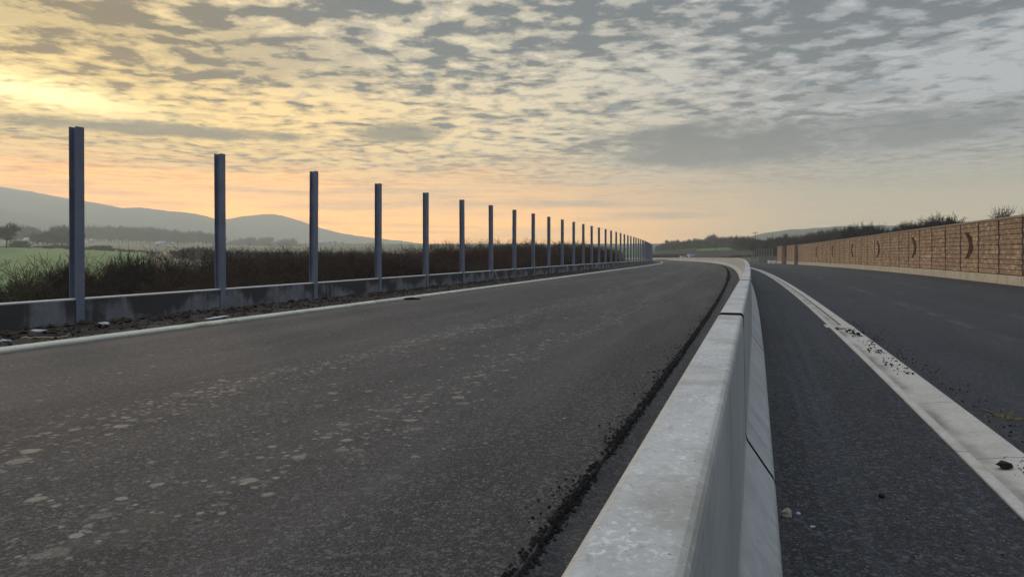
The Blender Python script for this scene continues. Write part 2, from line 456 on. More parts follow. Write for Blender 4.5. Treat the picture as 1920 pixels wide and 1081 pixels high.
def soilmat(name, c0, c1, c2, sc=1.0):
    m, b = mat(name, .95, .15)
    g = geopos(); n1 = noise(g, 1.2 * sc, 5, .65); n2 = noise(g, 14 * sc, 4, .7)
    c = mixc(smooth(n1, .35, .65), c0, c1); c = mixc(smooth(n2, .52, .75) * .6, c, c2)
    put(b, 'Base Color', c); bump(b, n2, .8, .04 / sc); return m
M['soil'] = soilmat('verge_soil', (.024, .021, .017), (.058, .049, .038), (.11, .098, .08))
M['clod'] = soilmat('clod', (.022, .018, .014), (.05, .040, .030), (.09, .075, .058), 4)
M['gravel'] = soilmat('gravel', (.07, .06, .05), (.15, .135, .115), (.26, .25, .23), 3)
M['crumb'] = soilmat('asphalt_crumb', (.008, .008, .008), (.018, .018, .018), (.04, .04, .04), 5)
M['white'] = soilmat('white_scrap', (.42, .44, .48), (.60, .62, .66), (.25, .25, .26), 4)
M['pale_stone'] = soilmat('pale_stone', (.24, .23, .17), (.38, .37, .29), (.16, .15, .11), 20)
M['stick'] = soilmat('dry_wood', (.30, .26, .15), (.45, .40, .26), (.2, .16, .09), 10)
M['straw'] = soilmat('yellow_weed', (.24, .20, .07), (.34, .28, .09), (.15, .12, .05), 10)
# open country
m, b = mat('country', .95, .1)
g = geopos(); gx, gy, gz = sep(g)
pv = vec(gx * .45 + gy * .18, gy * .9 - gx * .25, 0.0)
cell = sep(voro(pv, .0055, out='Color'))
c = mixc(cell[0], (.075, .085, .048), (.125, .108, .072)); c = mixc(smooth(cell[1], .62, .66), c, (.065, .115, .045))
c = mixc(smooth(cell[2], .80, .84) * .8, c, (.21, .20, .15))
n1 = noise(g, .05, 5, .65); n2 = noise(g, .9, 4, .7)
c = mixc(smooth(n1, .4, .7) * .5, c, (.055, .055, .035)); c = mixc(smooth(n2, .45, .75) * .35, c, (.05, .045, .03))
put(b, 'Base Color', c); bump(b, n2, .6, .3); M['country'] = m
m, b = mat('crop', .95, .1)
g = geopos(); n1 = noise(g, .02, 4, .6); n2 = noise(g, .4, 4, .7)
c = mixc(n1, (.062, .130, .036), (.078, .158, .046)); c = mixc(smooth(n2, .5, .8) * .3, c, (.07, .09, .03)); put(b, 'Base Color', c); bump(b, n2, .4, .2); M['crop'] = m
M['ploughed'] = soilmat('ploughed_earth', (.030, .025, .020), (.05, .042, .033), (.08, .07, .055), .3)
M['rough'] = soilmat('rough_grass', (.018, .024, .014), (.03, .036, .022), (.04, .042, .03), .2)
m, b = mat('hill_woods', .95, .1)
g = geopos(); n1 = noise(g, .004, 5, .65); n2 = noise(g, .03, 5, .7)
c = mixc(smooth(n1, .4, .62), (.085, .098, .075), (.12, .118, .092)); c = mixc(smooth(n2, .5, .75) * .35, c, (.05, .055, .042)); put(b, 'Base Color', c); bump(b, n2, .8, 8.0); M['hill'] = m  # colours paled to carry part of the haze fade
def bark(name, c0, c1):
    m, b = mat(name, .95, .1); r = orand(); n1 = noise(coords('Object'), 1.1, 3, .6)
    put(b, 'Base Color', mixc(smooth(n1 * .7 + r * .3, .3, .7), c0, c1)); return m
M['twig'] = bark('bare_twigs', (.034, .024, .018), (.082, .058, .043))
M['twig_red'] = bark('rusty_twigs', (.060, .022, .015), (.11, .042, .026))
M['twig_green'] = bark('green_bramble', (.026, .034, .014), (.055, .065, .028))
M['bark'] = bark('dark_bark', (.028, .024, .020), (.055, .046, .036))
M['grey_twig'] = bark('grey_twigs', (.022, .020, .018), (.045, .040, .034))
M['leafdark'] = bark('evergreen', (.018, .030, .016), (.035, .050, .026))
M['leafbrown'] = bark('withered_leaves', (.055, .034, .018), (.10, .065, .032))

# ------------------------------------------------------------------ ground and roads
def lerp(d, tab):
    for (x0, y0), (x1, y1) in zip(tab, tab[1:]):
        if d <= x1: return y0 + (y1 - y0) * max(0, (d - x0) / (x1 - x0))
    return tab[-1][1]
def sst(x, a, b):
    t = max(0, min(1, (x - a) / (b - a))); return t * t * (3 - 2 * t)
def ground_z(x, y):
    d = math.hypot(x, y); s, a = inv(x, y)
    base = zr(s) if -300 < s < 900 else zr(max(-300, min(900, s)))
    t = x / y if y > 1 else (-2 if x < 0 else 2)
    L = sst(-t, .38, .74)
    hl = lerp(d, [(0, -3.2), (120, -3.6), (220, -3.4 + 1.0 * L), (470, -1.0 + 4.6 * L), (1000, 8 + 4 * L), (2000, 24 + 12 * L), (2600, 30 + 10 * L), (4000, 40)])
    hr = lerp(d, [(0, -.4), (310, -.4), (345, .2), (400, .4 + 1.9 * sst(t, .20, .29)), (560, 1.2 + 3.7 * sst(t, .20, .29)), (760, 4.5), (1500, 20), (2600, 35), (4000, 40)])
    n = mnoise.noise(Vector((x * .02, y * .02, 0))) * min(1.2, d * .004)
    if a < 0:
        k = sst(-a, 14.5, 36); far = hl + n
        # past the bend the open country begins
    else:
        k = sst(a, 12.4, 30); far = hr + n
    return (base - .45) * (1 - k) + far * k
mb = MB(); angs = []
t = -180.0
while t < 180: angs.append(t); t += .45 if -48 <= t <= 48 else 4.0
rads = [0.0, 2.0]
while rads[-1] < 3900: rads.append(rads[-1] * 1.035 + .05)
vs = [(0, 0, ground_z(0.01, 0.01))]
for r in rads[1:]:
    for a in angs:
        x, y = r * math.sin(R(a)), r * math.cos(R(a)); vs.append((x, y, ground_z(x, y)))
n = len(angs); fs = [(0, 1 + (i + 1) % n, 1 + i) for i in range(n)]
for k in range(len(rads) - 2):
    b0 = 1 + k * n
    for i in range(n):
        j = (i + 1) % n; fs.append((b0 + i, b0 + j, b0 + n + j, b0 + n + i))
mb.add(vs, fs); g_ = mb.build('ground', M['country'], smooth=True); g_['kind'] = 'structure'

def patch(name, m, t0, t1, y0, y1, lift, nx=26, ny=26, wob=.03):
    """a field lying on the country, bounded by two bearings and two depths"""
    mb = MB(); vs = []
    for j in range(ny + 1):
        for i in range(nx + 1):
            t = t0 + (t1 - t0) * i / nx; y = y0 + (y1 - y0) * j / ny
            if i in (0, nx): y *= 1 + wob * .3 * mnoise.noise(Vector((j * .7, i, 3)))
            vs.append((t * y, y, ground_z(t * y, y) + lift))
    fs = [(j * (nx + 1) + i, j * (nx + 1) + i + 1, (j + 1) * (nx + 1) + i + 1, (j + 1) * (nx + 1) + i) for j in range(ny) for i in range(nx)]
    mb.add(vs, fs); o = mb.build(name, m, smooth=True); o['kind'] = 'structure'; return o
patch('field', M['crop'], -.98, -.52, 85, 440, .35)
patch('field', M['crop'], .262, .312, 385, 540, .5)
patch('field', M['crop'], .06, .20, 330, 700, .5)
patch('field', M['ploughed'], .205, .37, 300, 384, .7)
patch('field', M['ploughed'], .352, .43, 168, 300, .35)
patch('field', M['rough'], .20, .262, 385, 640, .9)

rng = random.Random(4)
EDGE = -1.07
def jl(s, j, a, z):
    if j >= 2: return a, z
    k = .020 * mnoise.noise(Vector((s * 1.1, 0, 0))) + .022 * mnoise.noise(Vector((s * 11, 5, 0)))
    return a + k, z + .006 * mnoise.noise(Vector((s * 7, 9, 0)))
ss = [-14 + .5 * i for i in range(29)] + [.4 + .07 * i for i in range(500)]
ss += steps(ss[-1] + .2, 640)
ribbon('road', ss, [(EDGE + .012, -.09), (EDGE, -.004), (EDGE - .05, 0), (-3, 0), (-5.5, 0), (-8, 0), (-10.56, 0)], M['asphalt_main'], jl)
ribbon('road_shoulder', steps(-14, 640), [(-.12, -.034), (-.6, -.034), (-1.15, -.034)][::1], M['asphalt_strip'])
ribbon('road_shoulder', steps(-14, 640), [(1.39, 0), (.7, 0), (-.12, 0)], M['asphalt_strip'])
def jr(s, j, a, z):
    return (a + .12 * mnoise.noise(Vector((s * .8, 2, 0))), z) if j == 0 else (a, z)
ribbon('road', steps(-14, 640, .7), [(11.68, .004), (9, 0), (6, 0), (3.5, 0), (1.82, 0)], M['asphalt_new'], jr)
ribbon('kerb', steps(-14, 640, .6), [(-10.54, -.05), (-10.545, .030), (-10.57, .052), (-10.62, .060), (-10.80, .062), (-10.83, .055), (-10.84, -.10)], M['kerb'])
ribbon('gutter', steps(-14, 15.2, .4, .5), [(1.835, -.05), (1.835, .012), (1.825, .014), (1.70, .000), (1.58, -.020), (1.50, -.030), (1.472, -.026), (1.466, .012), (1.455, .018), (1.39, .018), (1.380, .012), (1.38, -.05)], M['gutter'])
def slotp(s): return [(1.835, -.06), (1.835, .010), (1.665, .010), (1.662, -.09), (1.608, -.09), (1.605, .010), (1.40, .010), (1.40, -.06)]
ribbon('gutter', steps(15.8, 640, .6), slotp, M['gutter'])
def jp(s, j, a, z):
    return a + (.22 * abs(mnoise.noise(Vector((s * 4, 1, 0)))) if j > 2 else 0) * -1, z + .006 * mnoise.noise(Vector((s * 9, a * 9, 0)))
ribbon('gutter', [15.2 + .05 * i for i in range(13)], [(1.84, -.05), (1.84, .014), (1.6, .010), (1.42, .014), (1.34, .012), (1.33, -.02)], M['gutter'], jp)
m, b = mat('slot_floor', .95, .1); put(b, 'Base Color', col((.010, .010, .010)))

# soil verge with a rough surface
def jv(s, j, a, z):
    q = Vector((s * 1.3, a * 1.3, 0)); k = 1 if 0 < j < 13 else 0
    return a + .05 * mnoise.noise(q * 2), z + k * (.022 * mnoise.noise(q) + (.03 + .05 * sst(-a, 11.4, 12.6)) * max(0, mnoise.noise(q * 1.9 + Vector((3, 1, 0)))) + .03 * mnoise.noise(q * 6))
vp = [(-10.83, .03)] + [(-10.84 - .17 * i, .036 + .012 * sst(i, 0, 11)) for i in range(1, 14)] + [(-13.3, .03), (-14.4, -.15), (-15.6, -.7)]
ss = [-14 + .25 * i for i in range(56)] + [.0 + .16 * i for i in range(220)]; ss += steps(ss[-1] + .4, 640)
ribbon('verge', ss, vp, M['soil'], jv)
ribbon('verge', steps(-14, 640, 1), [(14.6, -.35), (12.8, -.02), (12.0, .0), (11.5, -.01)], M['soil'])

# ------------------------------------------------------------------ concrete barrier, six metre segments
half = [(.265, -.03), (.265, .045), (.255, .075), (.108, .288), (.096, .310), (.090, .345), (.0790, .985), (.0785, 1.020), (.0775, 1.068), (.0745, 1.081), (.069, 1.089), (.060, 1.0935), (.050, 1.094)]
prof = half + [(-y, z) for y, z in half[::-1]]
SEG = 6.0
def barrier_mesh(L):
    mb = MB(); vs = []; n = len(prof)
    xo = lambda z: .085 if z > 1.0 else .028            # the joint is open wider at the top
    def ring(f, ins):
        for y, z in prof: vs.append((f(z), y - math.copysign(min(ins, abs(y)), y), z - (ins if z > .5 else 0)))
    ring(lambda z: xo(z), .010); ring(lambda z: xo(z) + .010, 0)
    for k in range(1, 6): ring(lambda z: L * k / 6, 0)
    ring(lambda z: L - xo(z) - .010, 0); ring(lambda z: L - xo(z), .010)
    m = len(vs) // n; fs = []
    for i in range(m - 1):
        for j in range(n - 1):
            k = i * n + j; fs.append((k, k + n, k + n + 1, k + 1))
    mb.add(vs, fs)
    for q in list(range(n - 1)) + list(range((m - 2) * (n - 1), (m - 1) * (n - 1))): mb.m[q] = 1  # chamfer faces coloured dark so the joint reads as shaded
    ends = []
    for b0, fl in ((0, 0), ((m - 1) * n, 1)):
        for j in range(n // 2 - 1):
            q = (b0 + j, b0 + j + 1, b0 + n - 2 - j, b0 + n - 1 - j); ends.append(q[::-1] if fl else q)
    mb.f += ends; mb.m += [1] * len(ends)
    return mb.mesh('concrete_barrier', [M['barrier'], M['joint_shade']])
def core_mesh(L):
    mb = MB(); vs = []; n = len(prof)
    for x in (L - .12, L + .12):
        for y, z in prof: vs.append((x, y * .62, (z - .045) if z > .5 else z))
    mb.add(vs, [(j, n + j, n + j + 1, j + 1) for j in range(n - 1)]); return mb.mesh('joint_core', M['joint_shade'])
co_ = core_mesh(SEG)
bm_ = barrier_mesh(SEG)
AB = -.17
segs = []
i = 0
s = 4.69 - 2 * SEG
ordn = ['nearest', 'second nearest', 'third', 'fourth', 'fifth', 'sixth']
k = -2
while s < 620:
    p0, p1 = at(s, AB), at(s + SEG, AB)
    o = inst('concrete_barrier', bm_, p0, rotz(s + SEG / 2))
    o.rotation_euler = (0, -math.atan2(p1.z - p0.z, SEG), rotz(s + SEG / 2))
    if k < 0:                                           # the closest two pieces were set down slightly askew
        piv = at(4.69, AB); rm = Matrix.Rotation(R(.24), 4, 'Z')
        o.location = piv + rm @ (p0 - piv); o.rotation_euler.z += R(.24)
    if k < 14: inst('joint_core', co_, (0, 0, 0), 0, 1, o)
    if k == -1: lab = 'grey concrete barrier segment closest to the viewer, white flecked top filling the bottom edge'
    elif k == -2: lab = 'grey concrete barrier segment behind the viewer, before the one with white flecks'
    elif k <= 3: lab = f'grey concrete barrier segment just beyond joint {["one","two","three","four"][k]} of the chain counted from the viewer'
    elif k < 12: lab = 'pale concrete barrier segment in the middle stretch where the chain starts bending'
    else: lab = 'pale concrete barrier segment in the far curve of the chain, too small to single out'
    tag(o, lab, 'barrier', 'concrete barrier segments between the carriageways')
    s += SEG; k += 1

# ------------------------------------------------------------------ steel posts and concrete base panels of the unfinished noise screen
AP = -12.98; SP = 4.09; S_FIRST = 10.6; PH = 4.02
def ibeam(mb, h, w_=.19, d=.19, t=.013, z0=-.2):
    mb.box(-w_ / 2, w_ / 2, d / 2 - t, d / 2, z0, h)          # flange facing the road
    mb.box(-w_ / 2, w_ / 2, -d / 2, -d / 2 + t, z0, h)
    mb.box(-.005, .005, -d / 2 + t + .0005, d / 2 - t - .0005, z0, h - .002)
mb = MB(); ibeam(mb, PH); post_me = mb.mesh('steel_post', M['steel'])
mb = MB(); mb.tube((0, 0, 0), (0, .012, 0), .022, .022, 8, cap=True); mb.tube((0, .012, 0), (0, .03, 0), .012, .012, 6, cap=True)
bolt_me = mb.mesh('bolt', M['bolt'])
names = ['first', 'second', 'third', 'fourth', 'fifth', 'sixth', 'seventh', 'eighth', 'ninth', 'tenth', 'eleventh', 'twelfth', 'thirteenth', 'fourteenth', 'fifteenth', 'sixteenth']
NP = 40
for i in range(-1, NP):
    s = S_FIRST + SP * i
    o = inst('steel_post', post_me, at(s, AP), rotz(s))
    o.rotation_euler.x = R(rng.uniform(-.35, .35)); o.rotation_euler.y = R(rng.uniform(-.25, .25))
    if i == 0: lab = 'tallest looking grey steel post, standing alone before the hazy hillside'
    elif i < 0: lab = 'grey steel post just outside the view beside the nearest base panel'
    elif i < 16: lab = f'grey steel H-section post, {names[i]} of the tall row counted from the near end'
    else: lab = 'grey steel H-section post in the tightly bunched far end of the tall row'
    tag(o, lab, 'post', 'tall steel posts along the verge')
    if 0 <= i < 12:
        bo = inst('bolt', bolt_me, (0, .095, PH - .09), 0, 1.0, o)
mb = MB(); L = SP - .03
mb.box(.015, .015 + L, -.065, .065, -.15, .57, 0, .012)
panel_me = mb.mesh('base_panel', M['panel'])
for i in range(-1, NP - 1):
    s = S_FIRST + SP * i
    o = inst('base_panel', panel_me, at(s, AP), rotz(s + SP / 2))
    if i < 0: lab = 'damp dark concrete base panel cut by the picture edge, before the tallest looking post'
    elif i < 15: lab = f'stained concrete base panel between the {names[i]} and {names[i+1]} steel posts of the tall row'
    else: lab = 'small far concrete base panel between tightly bunched posts at the end of the row'
    tag(o, lab, 'concrete panel', 'concrete base panels between the steel posts')

# ------------------------------------------------------------------ brick faced noise wall
AW = 11.60; PL = 3.0; NC = 11; CH = .238; Z0 = .47
prng = random.Random(8)
mb = MB()
for k in range(NC):
    z = Z0 + k * CH
    for x0, x1 in ((.085, 2.91),):
        d = prng.uniform(-.012, .016)
        mb.box(x0, x1, -.12, d, z + .013, z + CH - .010, 0, .008)
mb.box(0, PL - .002, -.16, -.035, Z0 - .02, Z0 + NC * CH, 1)
wp_me = mb.mesh('wall_panel', [M['wall_block'], M['wall_joint']])
mb = MB(); mb.box(.006, PL - .006, -.17, .045, -.25, Z0 - .03, 0, .012); pl_me = mb.mesh('plinth', M['plinth'])
mb = MB(); mb.box(.002, PL - .002, -.19, .035, Z0 + NC * CH + .003, Z0 + NC * CH + .12, 0, .012); cp_me = mb.mesh('coping', M['coping'])
def arc_mesh(flip):
    mb = MB(); q = random.Random(5)
    for k in range(3, 9):
        for h in range(2):
            u = (k + h * .5 - 5.75) / 3.0
            xb = 1.95 - .80 * (1 - u * u)
            if flip: xb = PL - xb
            xb += q.uniform(-.03, .03)
            z = Z0 + k * CH + h * CH / 2 + (.009 if h == 0 else .001)
            mb.box(xb - .33, xb + .33, -.01, .018, z, z + CH / 2 - .010)
    return mb.mesh('dark_arc', M['wall_mark'])
arc_me = {False: arc_mesh(False), True: arc_mesh(True)}
def noise_wall(s0, npan, a, label, arcs={}, side_return=False):
    root = empty('brick_noise_wall', at(s0, a), 0)
    L0 = Vector(root.location)
    for i in range(npan):
        s = s0 + PL * i; p = at(s, a) - L0; rz = rotz(s + PL / 2)
        pn = inst('wall_panel', wp_me, p, rz, 1, root)
        inst('plinth', pl_me, p, rz, 1, root)
        inst('coping', cp_me, p, rz, 1, root)
        if i in arcs: inst('dark_arc', arc_me[arcs[i]], (0, 0, 0), 0, 1, pn)
    if side_return:
        mb = MB(); mb.box(-.14, -.002, -.5, .03, 0, Z0 + NC * CH + .1, 0, .01); mb.build('end_pier', M['coping'], root, rz=rotz(s0))
    return tag(root, label, 'noise wall')
noise_wall(25, 33, AW, 'long brick faced noise wall with dark curved marks on a pale concrete base', {6: False, 10: False, 14: False, 18: True, 22: True, 26: True})
noise_wall(122.5, 3, AW - .5, 'short brick noise wall piece just past the dark gap at the end of the long wall', {}, True)
noise_wall(134.5, 2, AW - .9, 'small tan noise wall piece standing next to the grey posts', {}, True)

mb = MB(); ibeam(mb, 3.0); rp_me = mb.mesh('steel_post', M['steel_far'])
for i in range(9):
    s = 144 + 4.1 * i
    o = inst('steel_post', rp_me, at(s, AW - 1.3), rotz(s), (1, 1, 1.0 if i < 8 else .68))
    tag(o, 'grey steel post beyond the brick wall, lower than its neighbours' if i == 8 else ('grey steel post closest to the end of the brick wall' if i == 0 else 'grey steel post in the short row past the brick wall'), 'post', 'short row of posts past the brick wall')
mb = MB(); mb.box(-.3, .3, -.3, .3, 0, .55, 0, .04); mb.box(-.1, .1, -.1, .1, .553, .64, 0, .02)
bl_me = mb.mesh('concrete_block', M['block'])
for s, a, l in ((133.0, 9.3, 'white concrete block at the end of the brick wall, closer to the wall'), (136.5, 8.9, 'white concrete block in front of the grey posts, farther from the wall')):
    tag(inst('concrete_block', bl_me, at(s, a), rotz(s) + .2), l, 'block', 'white blocks by the posts')

# ------------------------------------------------------------------ loose material
rng = random.Random(11)
mb = MB()
for i in range(4200):
    s = 5 + 60 * rng.random() ** 1.5; a = -10.95 - rng.random() * 1.85
    r = (.012 + (.04 + .05 * sst(-a, 11.4, 12.6)) * rng.random() ** 3); z = .045 + .015 * sst(-a, 10.9, 12.6)
    mb.rock(at(s, a, z + r * .2), r, rng)
o = mb.build('soil_clods', M['clod']); tag(o, 'dark clods of earth heaped along the verge by the base panels', 'soil', kind='stuff')
mb = MB()
for i in range(3000):
    s = 5 + 75 * rng.random() ** 1.6; a = -10.87 - 1.9 * rng.random() ** 1.2
    r = .006 + .018 * rng.random() ** 2; z = .045 + .015 * sst(-a, 10.9, 12.6)
    mb.rock(at(s, a, z + r * .3), r, rng)
o = mb.build('gravel', M['gravel']); tag(o, 'pale loose gravel on the verge behind the kerb', 'gravel', kind='stuff')
mb = MB()
for i in range(11000):
    s = 1.5 + 45 * rng.random() ** 1.6; far = rng.random() < .22; a = EDGE + .005 + rng.gauss(0, .021) - (abs(rng.gauss(0, .09)) if far else 0)
    if mnoise.noise(Vector((s * 1.1, 0, 4))) < (-.05 if far else -.55) + .3 * (rng.random() - .5): continue
    r = (.003 if far else .005) + .012 * rng.random() ** 2.2
    z = .0 if a < EDGE else -.034
    mb.rock(at(s, a, z + r * .4), r, rng)
for i in range(5200):
    s = 40 + 75 * rng.random() ** 1.2; a = EDGE + .01 + rng.gauss(0, .04); r = .012 + .022 * rng.random() ** 2
    if mnoise.noise(Vector((s * .8, 0, 4))) < -.45 + .3 * (rng.random() - .5): continue
    mb.rock(at(s, a, (.0 if a < EDGE else -.034) + r * .4), r, rng)
o = mb.build('asphalt_crumbs', M['crumb']); tag(o, 'black asphalt crumbs along the ragged road edge beside the barrier', 'crumbs', kind='stuff')
mb = MB()
def heap(s0, a0, n, ds, da, rm):
    for i in range(n):
        s = rng.gauss(s0, ds); a = rng.gauss(a0, da); r = rm * (.25 + rng.random() ** 2)
        mb.rock(at(s, a, .004 + r * .35), r, rng, .75)
for i in range(420):
    s = 9.6 + 5.4 * rng.random(); a = 1.80 - .22 * rng.random() ** 1.6
    if mnoise.noise(Vector((s * 1.9, 3, 0))) < .0 + .4 * (rng.random() - .5): continue
    r = .006 + .018 * rng.random() ** 2
    mb.rock(at(s, a, .006 + r * .3), r, rng)
heap(14.2, 1.72, 40, .25, .05, .03)
heap(5.75, 1.80, 46, .16, .07, .012); heap(5.62, 1.74, 24, .08, .05, .010)
for i in range(500):
    s = 5 + 12 * rng.random(); a = 1.90 + abs(rng.gauss(0, .16)); r = .003 + .011 * rng.random() ** 2
    mb.rock(at(s, a, r * .4), r, rng)
for i in range(160):
    s = 3 + 8 * rng.random(); a = .15 + 1.2 * rng.random(); r = .003 + .006 * rng.random() ** 2
    mb.rock(at(s, a, r * .4), r, rng)
o = mb.build('dirt_crumbs', M['crumb']); tag(o, 'black dirt crumbs scattered on the pale gutter and the asphalt next to it', 'dirt', kind='stuff')
mb = MB()
for i in range(220):
    s = 2.6 + 5 * rng.random() ** 1.5; a = .10 + .9 * rng.random() ** 2.2; r = .002 + .006 * rng.random() ** 3
    mb.rock(at(s, a, r * .4), r, rng)
o = mb.build('stone_chips', M['gravel']); tag(o, 'pale stone chips on the dark asphalt at the foot of the barrier', 'chips', kind='stuff')
def ground_at(px_, py_, h=0.0):
    z = (CAMH - h) * FPX / (py_ - 474); return Vector(((px_ - 960) * z / FPX, z, h))
def lump(name, c, r, mk, seed, lab, cat, stretch=(1, 1, .7), rz=0.0):
    q = random.Random(seed); mb = MB(); vs = []; fs = []; nu, nv = 10, 7
    for j in range(nv + 1):
        for i in range(nu):
            th = math.pi * j / nv; ph = 2 * math.pi * i / nu
            d = Vector((math.sin(th) * math.cos(ph), math.sin(th) * math.sin(ph), math.cos(th)))
            k = r * (1 + .55 * mnoise.noise(d * 1.7 + Vector((seed, 0, 0))))
            vs.append((d.x * k * stretch[0], d.y * k * stretch[1], d.z * k * stretch[2]))
    for j in range(nv):
        for i in range(nu):
            fs.append((j * nu + i, (j + 1) * nu + i, (j + 1) * nu + (i + 1) % nu, j * nu + (i + 1) % nu))
    mb.add(vs, fs); o = mb.build(name, M[mk], loc=(c.x, c.y, c.z + r * stretch[2] * .55), rz=rz); return tag(o, lab, cat)
lump('stone', ground_at(1475, 968), .032, 'pale_stone', 3, 'pale greenish stone lying at the foot of the barrier', 'stone', (1, .8, .9))
lump('stone', ground_at(1497, 963), .011, 'white', 5, 'tiny white stone beside the pale greenish stone', 'stone')
lump('stone', ground_at(1524, 987), .010, 'white', 8, 'small white sliver of stone lying by itself on the dark strip', 'stone', (1.5, .6, .5))
lump('clod', ground_at(1653, 931), .020, 'crumb', 9, 'single black clod in the middle of the dark asphalt strip', 'clod')
lump('clod', ground_at(1884, 874), .042, 'clod', 13, 'biggest brown clod of earth lying in the gutter', 'clod', (1.15, 1, .55))
lump('clod', ground_at(770, 561), .14, 'crumb', 15, 'flat black clod on the road beside the kerb', 'clod', (1.8, 1, .3))
lump('scrap', ground_at(70, 622, .055), .10, 'white', 21, 'white plastic scrap on the soil below the first panel, next to a stick', 'scrap', (1.7, .8, .3))
lump('scrap', ground_at(195, 608, .055), .085, 'white', 22, 'white scrap on the soil just past the tallest looking post', 'scrap', (1.3, .8, .35))
lump('scrap', ground_at(10, 640, .05), .06, 'white', 24, 'small white scrap on the soil close to the kerb', 'scrap', (1.6, .8, .4))
mb = MB(); mb.box(-.36, .36, -.06, .06, 0, .025, 0, .006)
tag(mb.build('plastic_strip', M['white'], loc=ground_at(407, 596, .06), rz=rotz(14) + .15), 'long white flat strip lying on the verge by the second steel post', 'strip')
mb = MB(); q = random.Random(2); p = Vector((0, 0, 0))
for i in range(9):
    p2 = p + Vector((.075, .02 * q.uniform(-1, 1), .02 * q.uniform(-1, 1))); mb.tube(p, p2, .013, .012, 6, cap=True); p = p2
mb.tube(p, p + Vector((.04, .01, .06)), .012, .008, 6, cap=True)
tag(mb.build('stick', M['stick'], loc=ground_at(38, 634, .055), rz=.25), 'pale crooked stick lying on the soil by the kerb', 'stick')
mb = MB(); q = random.Random(6)
for i in range(14):
    a_ = q.uniform(0, 6.28); l = q.uniform(.05, .2); mb.tube((0, 0, 0), (math.cos(a_) * l, math.sin(a_) * l, q.uniform(.005, .06)), .003, .001, 3)
    mb.tube((math.cos(a_) * l, math.sin(a_) * l, .01), (math.cos(a_ + .4) * l * 1.3, math.sin(a_ + .4) * l * 1.3, .005), .0025, .001, 3)
tag(mb.build('dry_weed', M['straw'], loc=ground_at(1885, 782)), 'tuft of dry yellow weed on the asphalt past the gutter', 'weed')

# ------------------------------------------------------------------ bare trees and bushes
def rdir(q, d, sp):
    v = Vector((q.gauss(0, 1), q.gauss(0, 1), q.gauss(0, 1))); v = v - d * v.dot(d)
    if v.length < 1e-4: v = d.orthogonal()
    v.normalize(); return (d * math.cos(sp) + v * math.sin(sp)).normalized()
def grow(mb, q, p, d, L, r, lev, kids, up=.12, minr=.006, rec=None):
    nseg = 3 if lev > 0 else 2; pts = [p]
    for i in range(nseg):
        d = (d + Vector((q.gauss(0, .13), q.gauss(0, .13), q.gauss(0, .10) + up))).normalized()
        p2 = p + d * (L / nseg); r2 = max(minr, r * .78)
        mb.tube(p, p2, r, r2, 3 if lev < 2 else 5); p, r = p2, r2; pts.append((p, d))
        if lev > 0:
            for k in range(kids[lev - 1] if i > 0 or lev < 2 else kids[lev - 1] // 2):
                f = q.random(); base = p - d * (L / nseg) * f
                grow(mb, q, base, rdir(q, d, q.uniform(.45, 1.05)), L * (q.uniform(.45, .72) if lev > 2 or len(kids) > 2 else q.uniform(.25, .5)), max(minr, r * .55), lev - 1, kids, up, minr, rec)
    if rec is not None: rec.append(p)
def tree_protos(seed, H, tm, bm, kids=(3, 3, 3), spread=1.0, minr=.012, trunk_h=.28, tr=.022):
    q = random.Random(seed); mt = MB(); mc = MB(); rec = []
    p = Vector((0, 0, -.3)); d = Vector((0, 0, 1)); r = H * tr
    n = 5; th = H * trunk_h
    for i in range(n):
        d = (d + Vector((q.gauss(0, .05), q.gauss(0, .05), .1))).normalized(); p2 = p + d * ((th + .3) / n)
        mt.tube(p, p2, r, r * .92, 7); p, r = p2, r * .92
    nl = 7
    for k in range(nl):
        a = 2 * math.pi * k / nl + q.uniform(-.4, .4); tilt = q.uniform(.25, .95) * spread if k else .1
        dd = Vector((math.cos(a) * math.sin(tilt), math.sin(a) * math.sin(tilt), math.cos(tilt)))
        grow(mc, q, p - d * (th * .3 * q.random()), dd, H * (1 - trunk_h) * q.uniform(.52, .72), r * .6, 3, kids, .06, minr, rec)
    zmax = max(v[2] for v in mc.v); k = H / zmax
    for mb_ in (mt, mc): mb_.v = [(x * k, y * k, z * k) for x, y, z in mb_.v]
    return mt.mesh('trunk', bm), mc.mesh('crown', tm), [r_ * k for r_ in rec]
def bush_mesh(seed, H, W, mats, nst=26, leaves=500, minr=.005):
    q = random.Random(seed); mb = MB(); tips = []
    for i in range(nst):
        a = q.uniform(0, 6.283); rr = W * .5 * math.sqrt(q.random()); p = Vector((math.cos(a) * rr, math.sin(a) * rr, -.2))
        tilt = q.uniform(.0, .55); a2 = a + q.uniform(-.7, .7)
        d = Vector((math.cos(a2) * math.sin(tilt), math.sin(a2) * math.sin(tilt), math.cos(tilt)))
        grow(mb, q, p, d, H * q.uniform(.45, .80), .020, 2, (5, 6), .04, minr, tips)
    for i in range(leaves):
        t = q.choice(tips) + Vector((q.gauss(0, .12), q.gauss(0, .12), q.gauss(0, .15) - .35)); s_ = q.uniform(.015, .035)
        u = Vector((q.gauss(0, 1), q.gauss(0, 1), q.gauss(0, 1))).normalized(); w_ = u.orthogonal().normalized()
        mb.add([t - u * s_, t + w_ * s_ * .5, t + u * s_, t - w_ * s_ * .5], [(0, 1, 2, 3)], 1)
    return mb.mesh('bare_bush', mats)
def topz(me): return max(v.co.z for v in me.vertices)
TH = [bush_mesh(31 + i, 2.9, 2.6, [M['twig'], M['leafbrown']], 26, 420) for i in range(4)]
THR = bush_mesh(41, 2.9, 2.4, [M['twig_red'], M['leafbrown']], 28, 700)
THG = [bush_mesh(51 + i, 2.3, 2.8, [M['twig_green'], M['leafdark']], 26, 1300) for i in range(2)]
rng = random.Random(21)
GB = 'leafless bushes on the slope behind the posts'
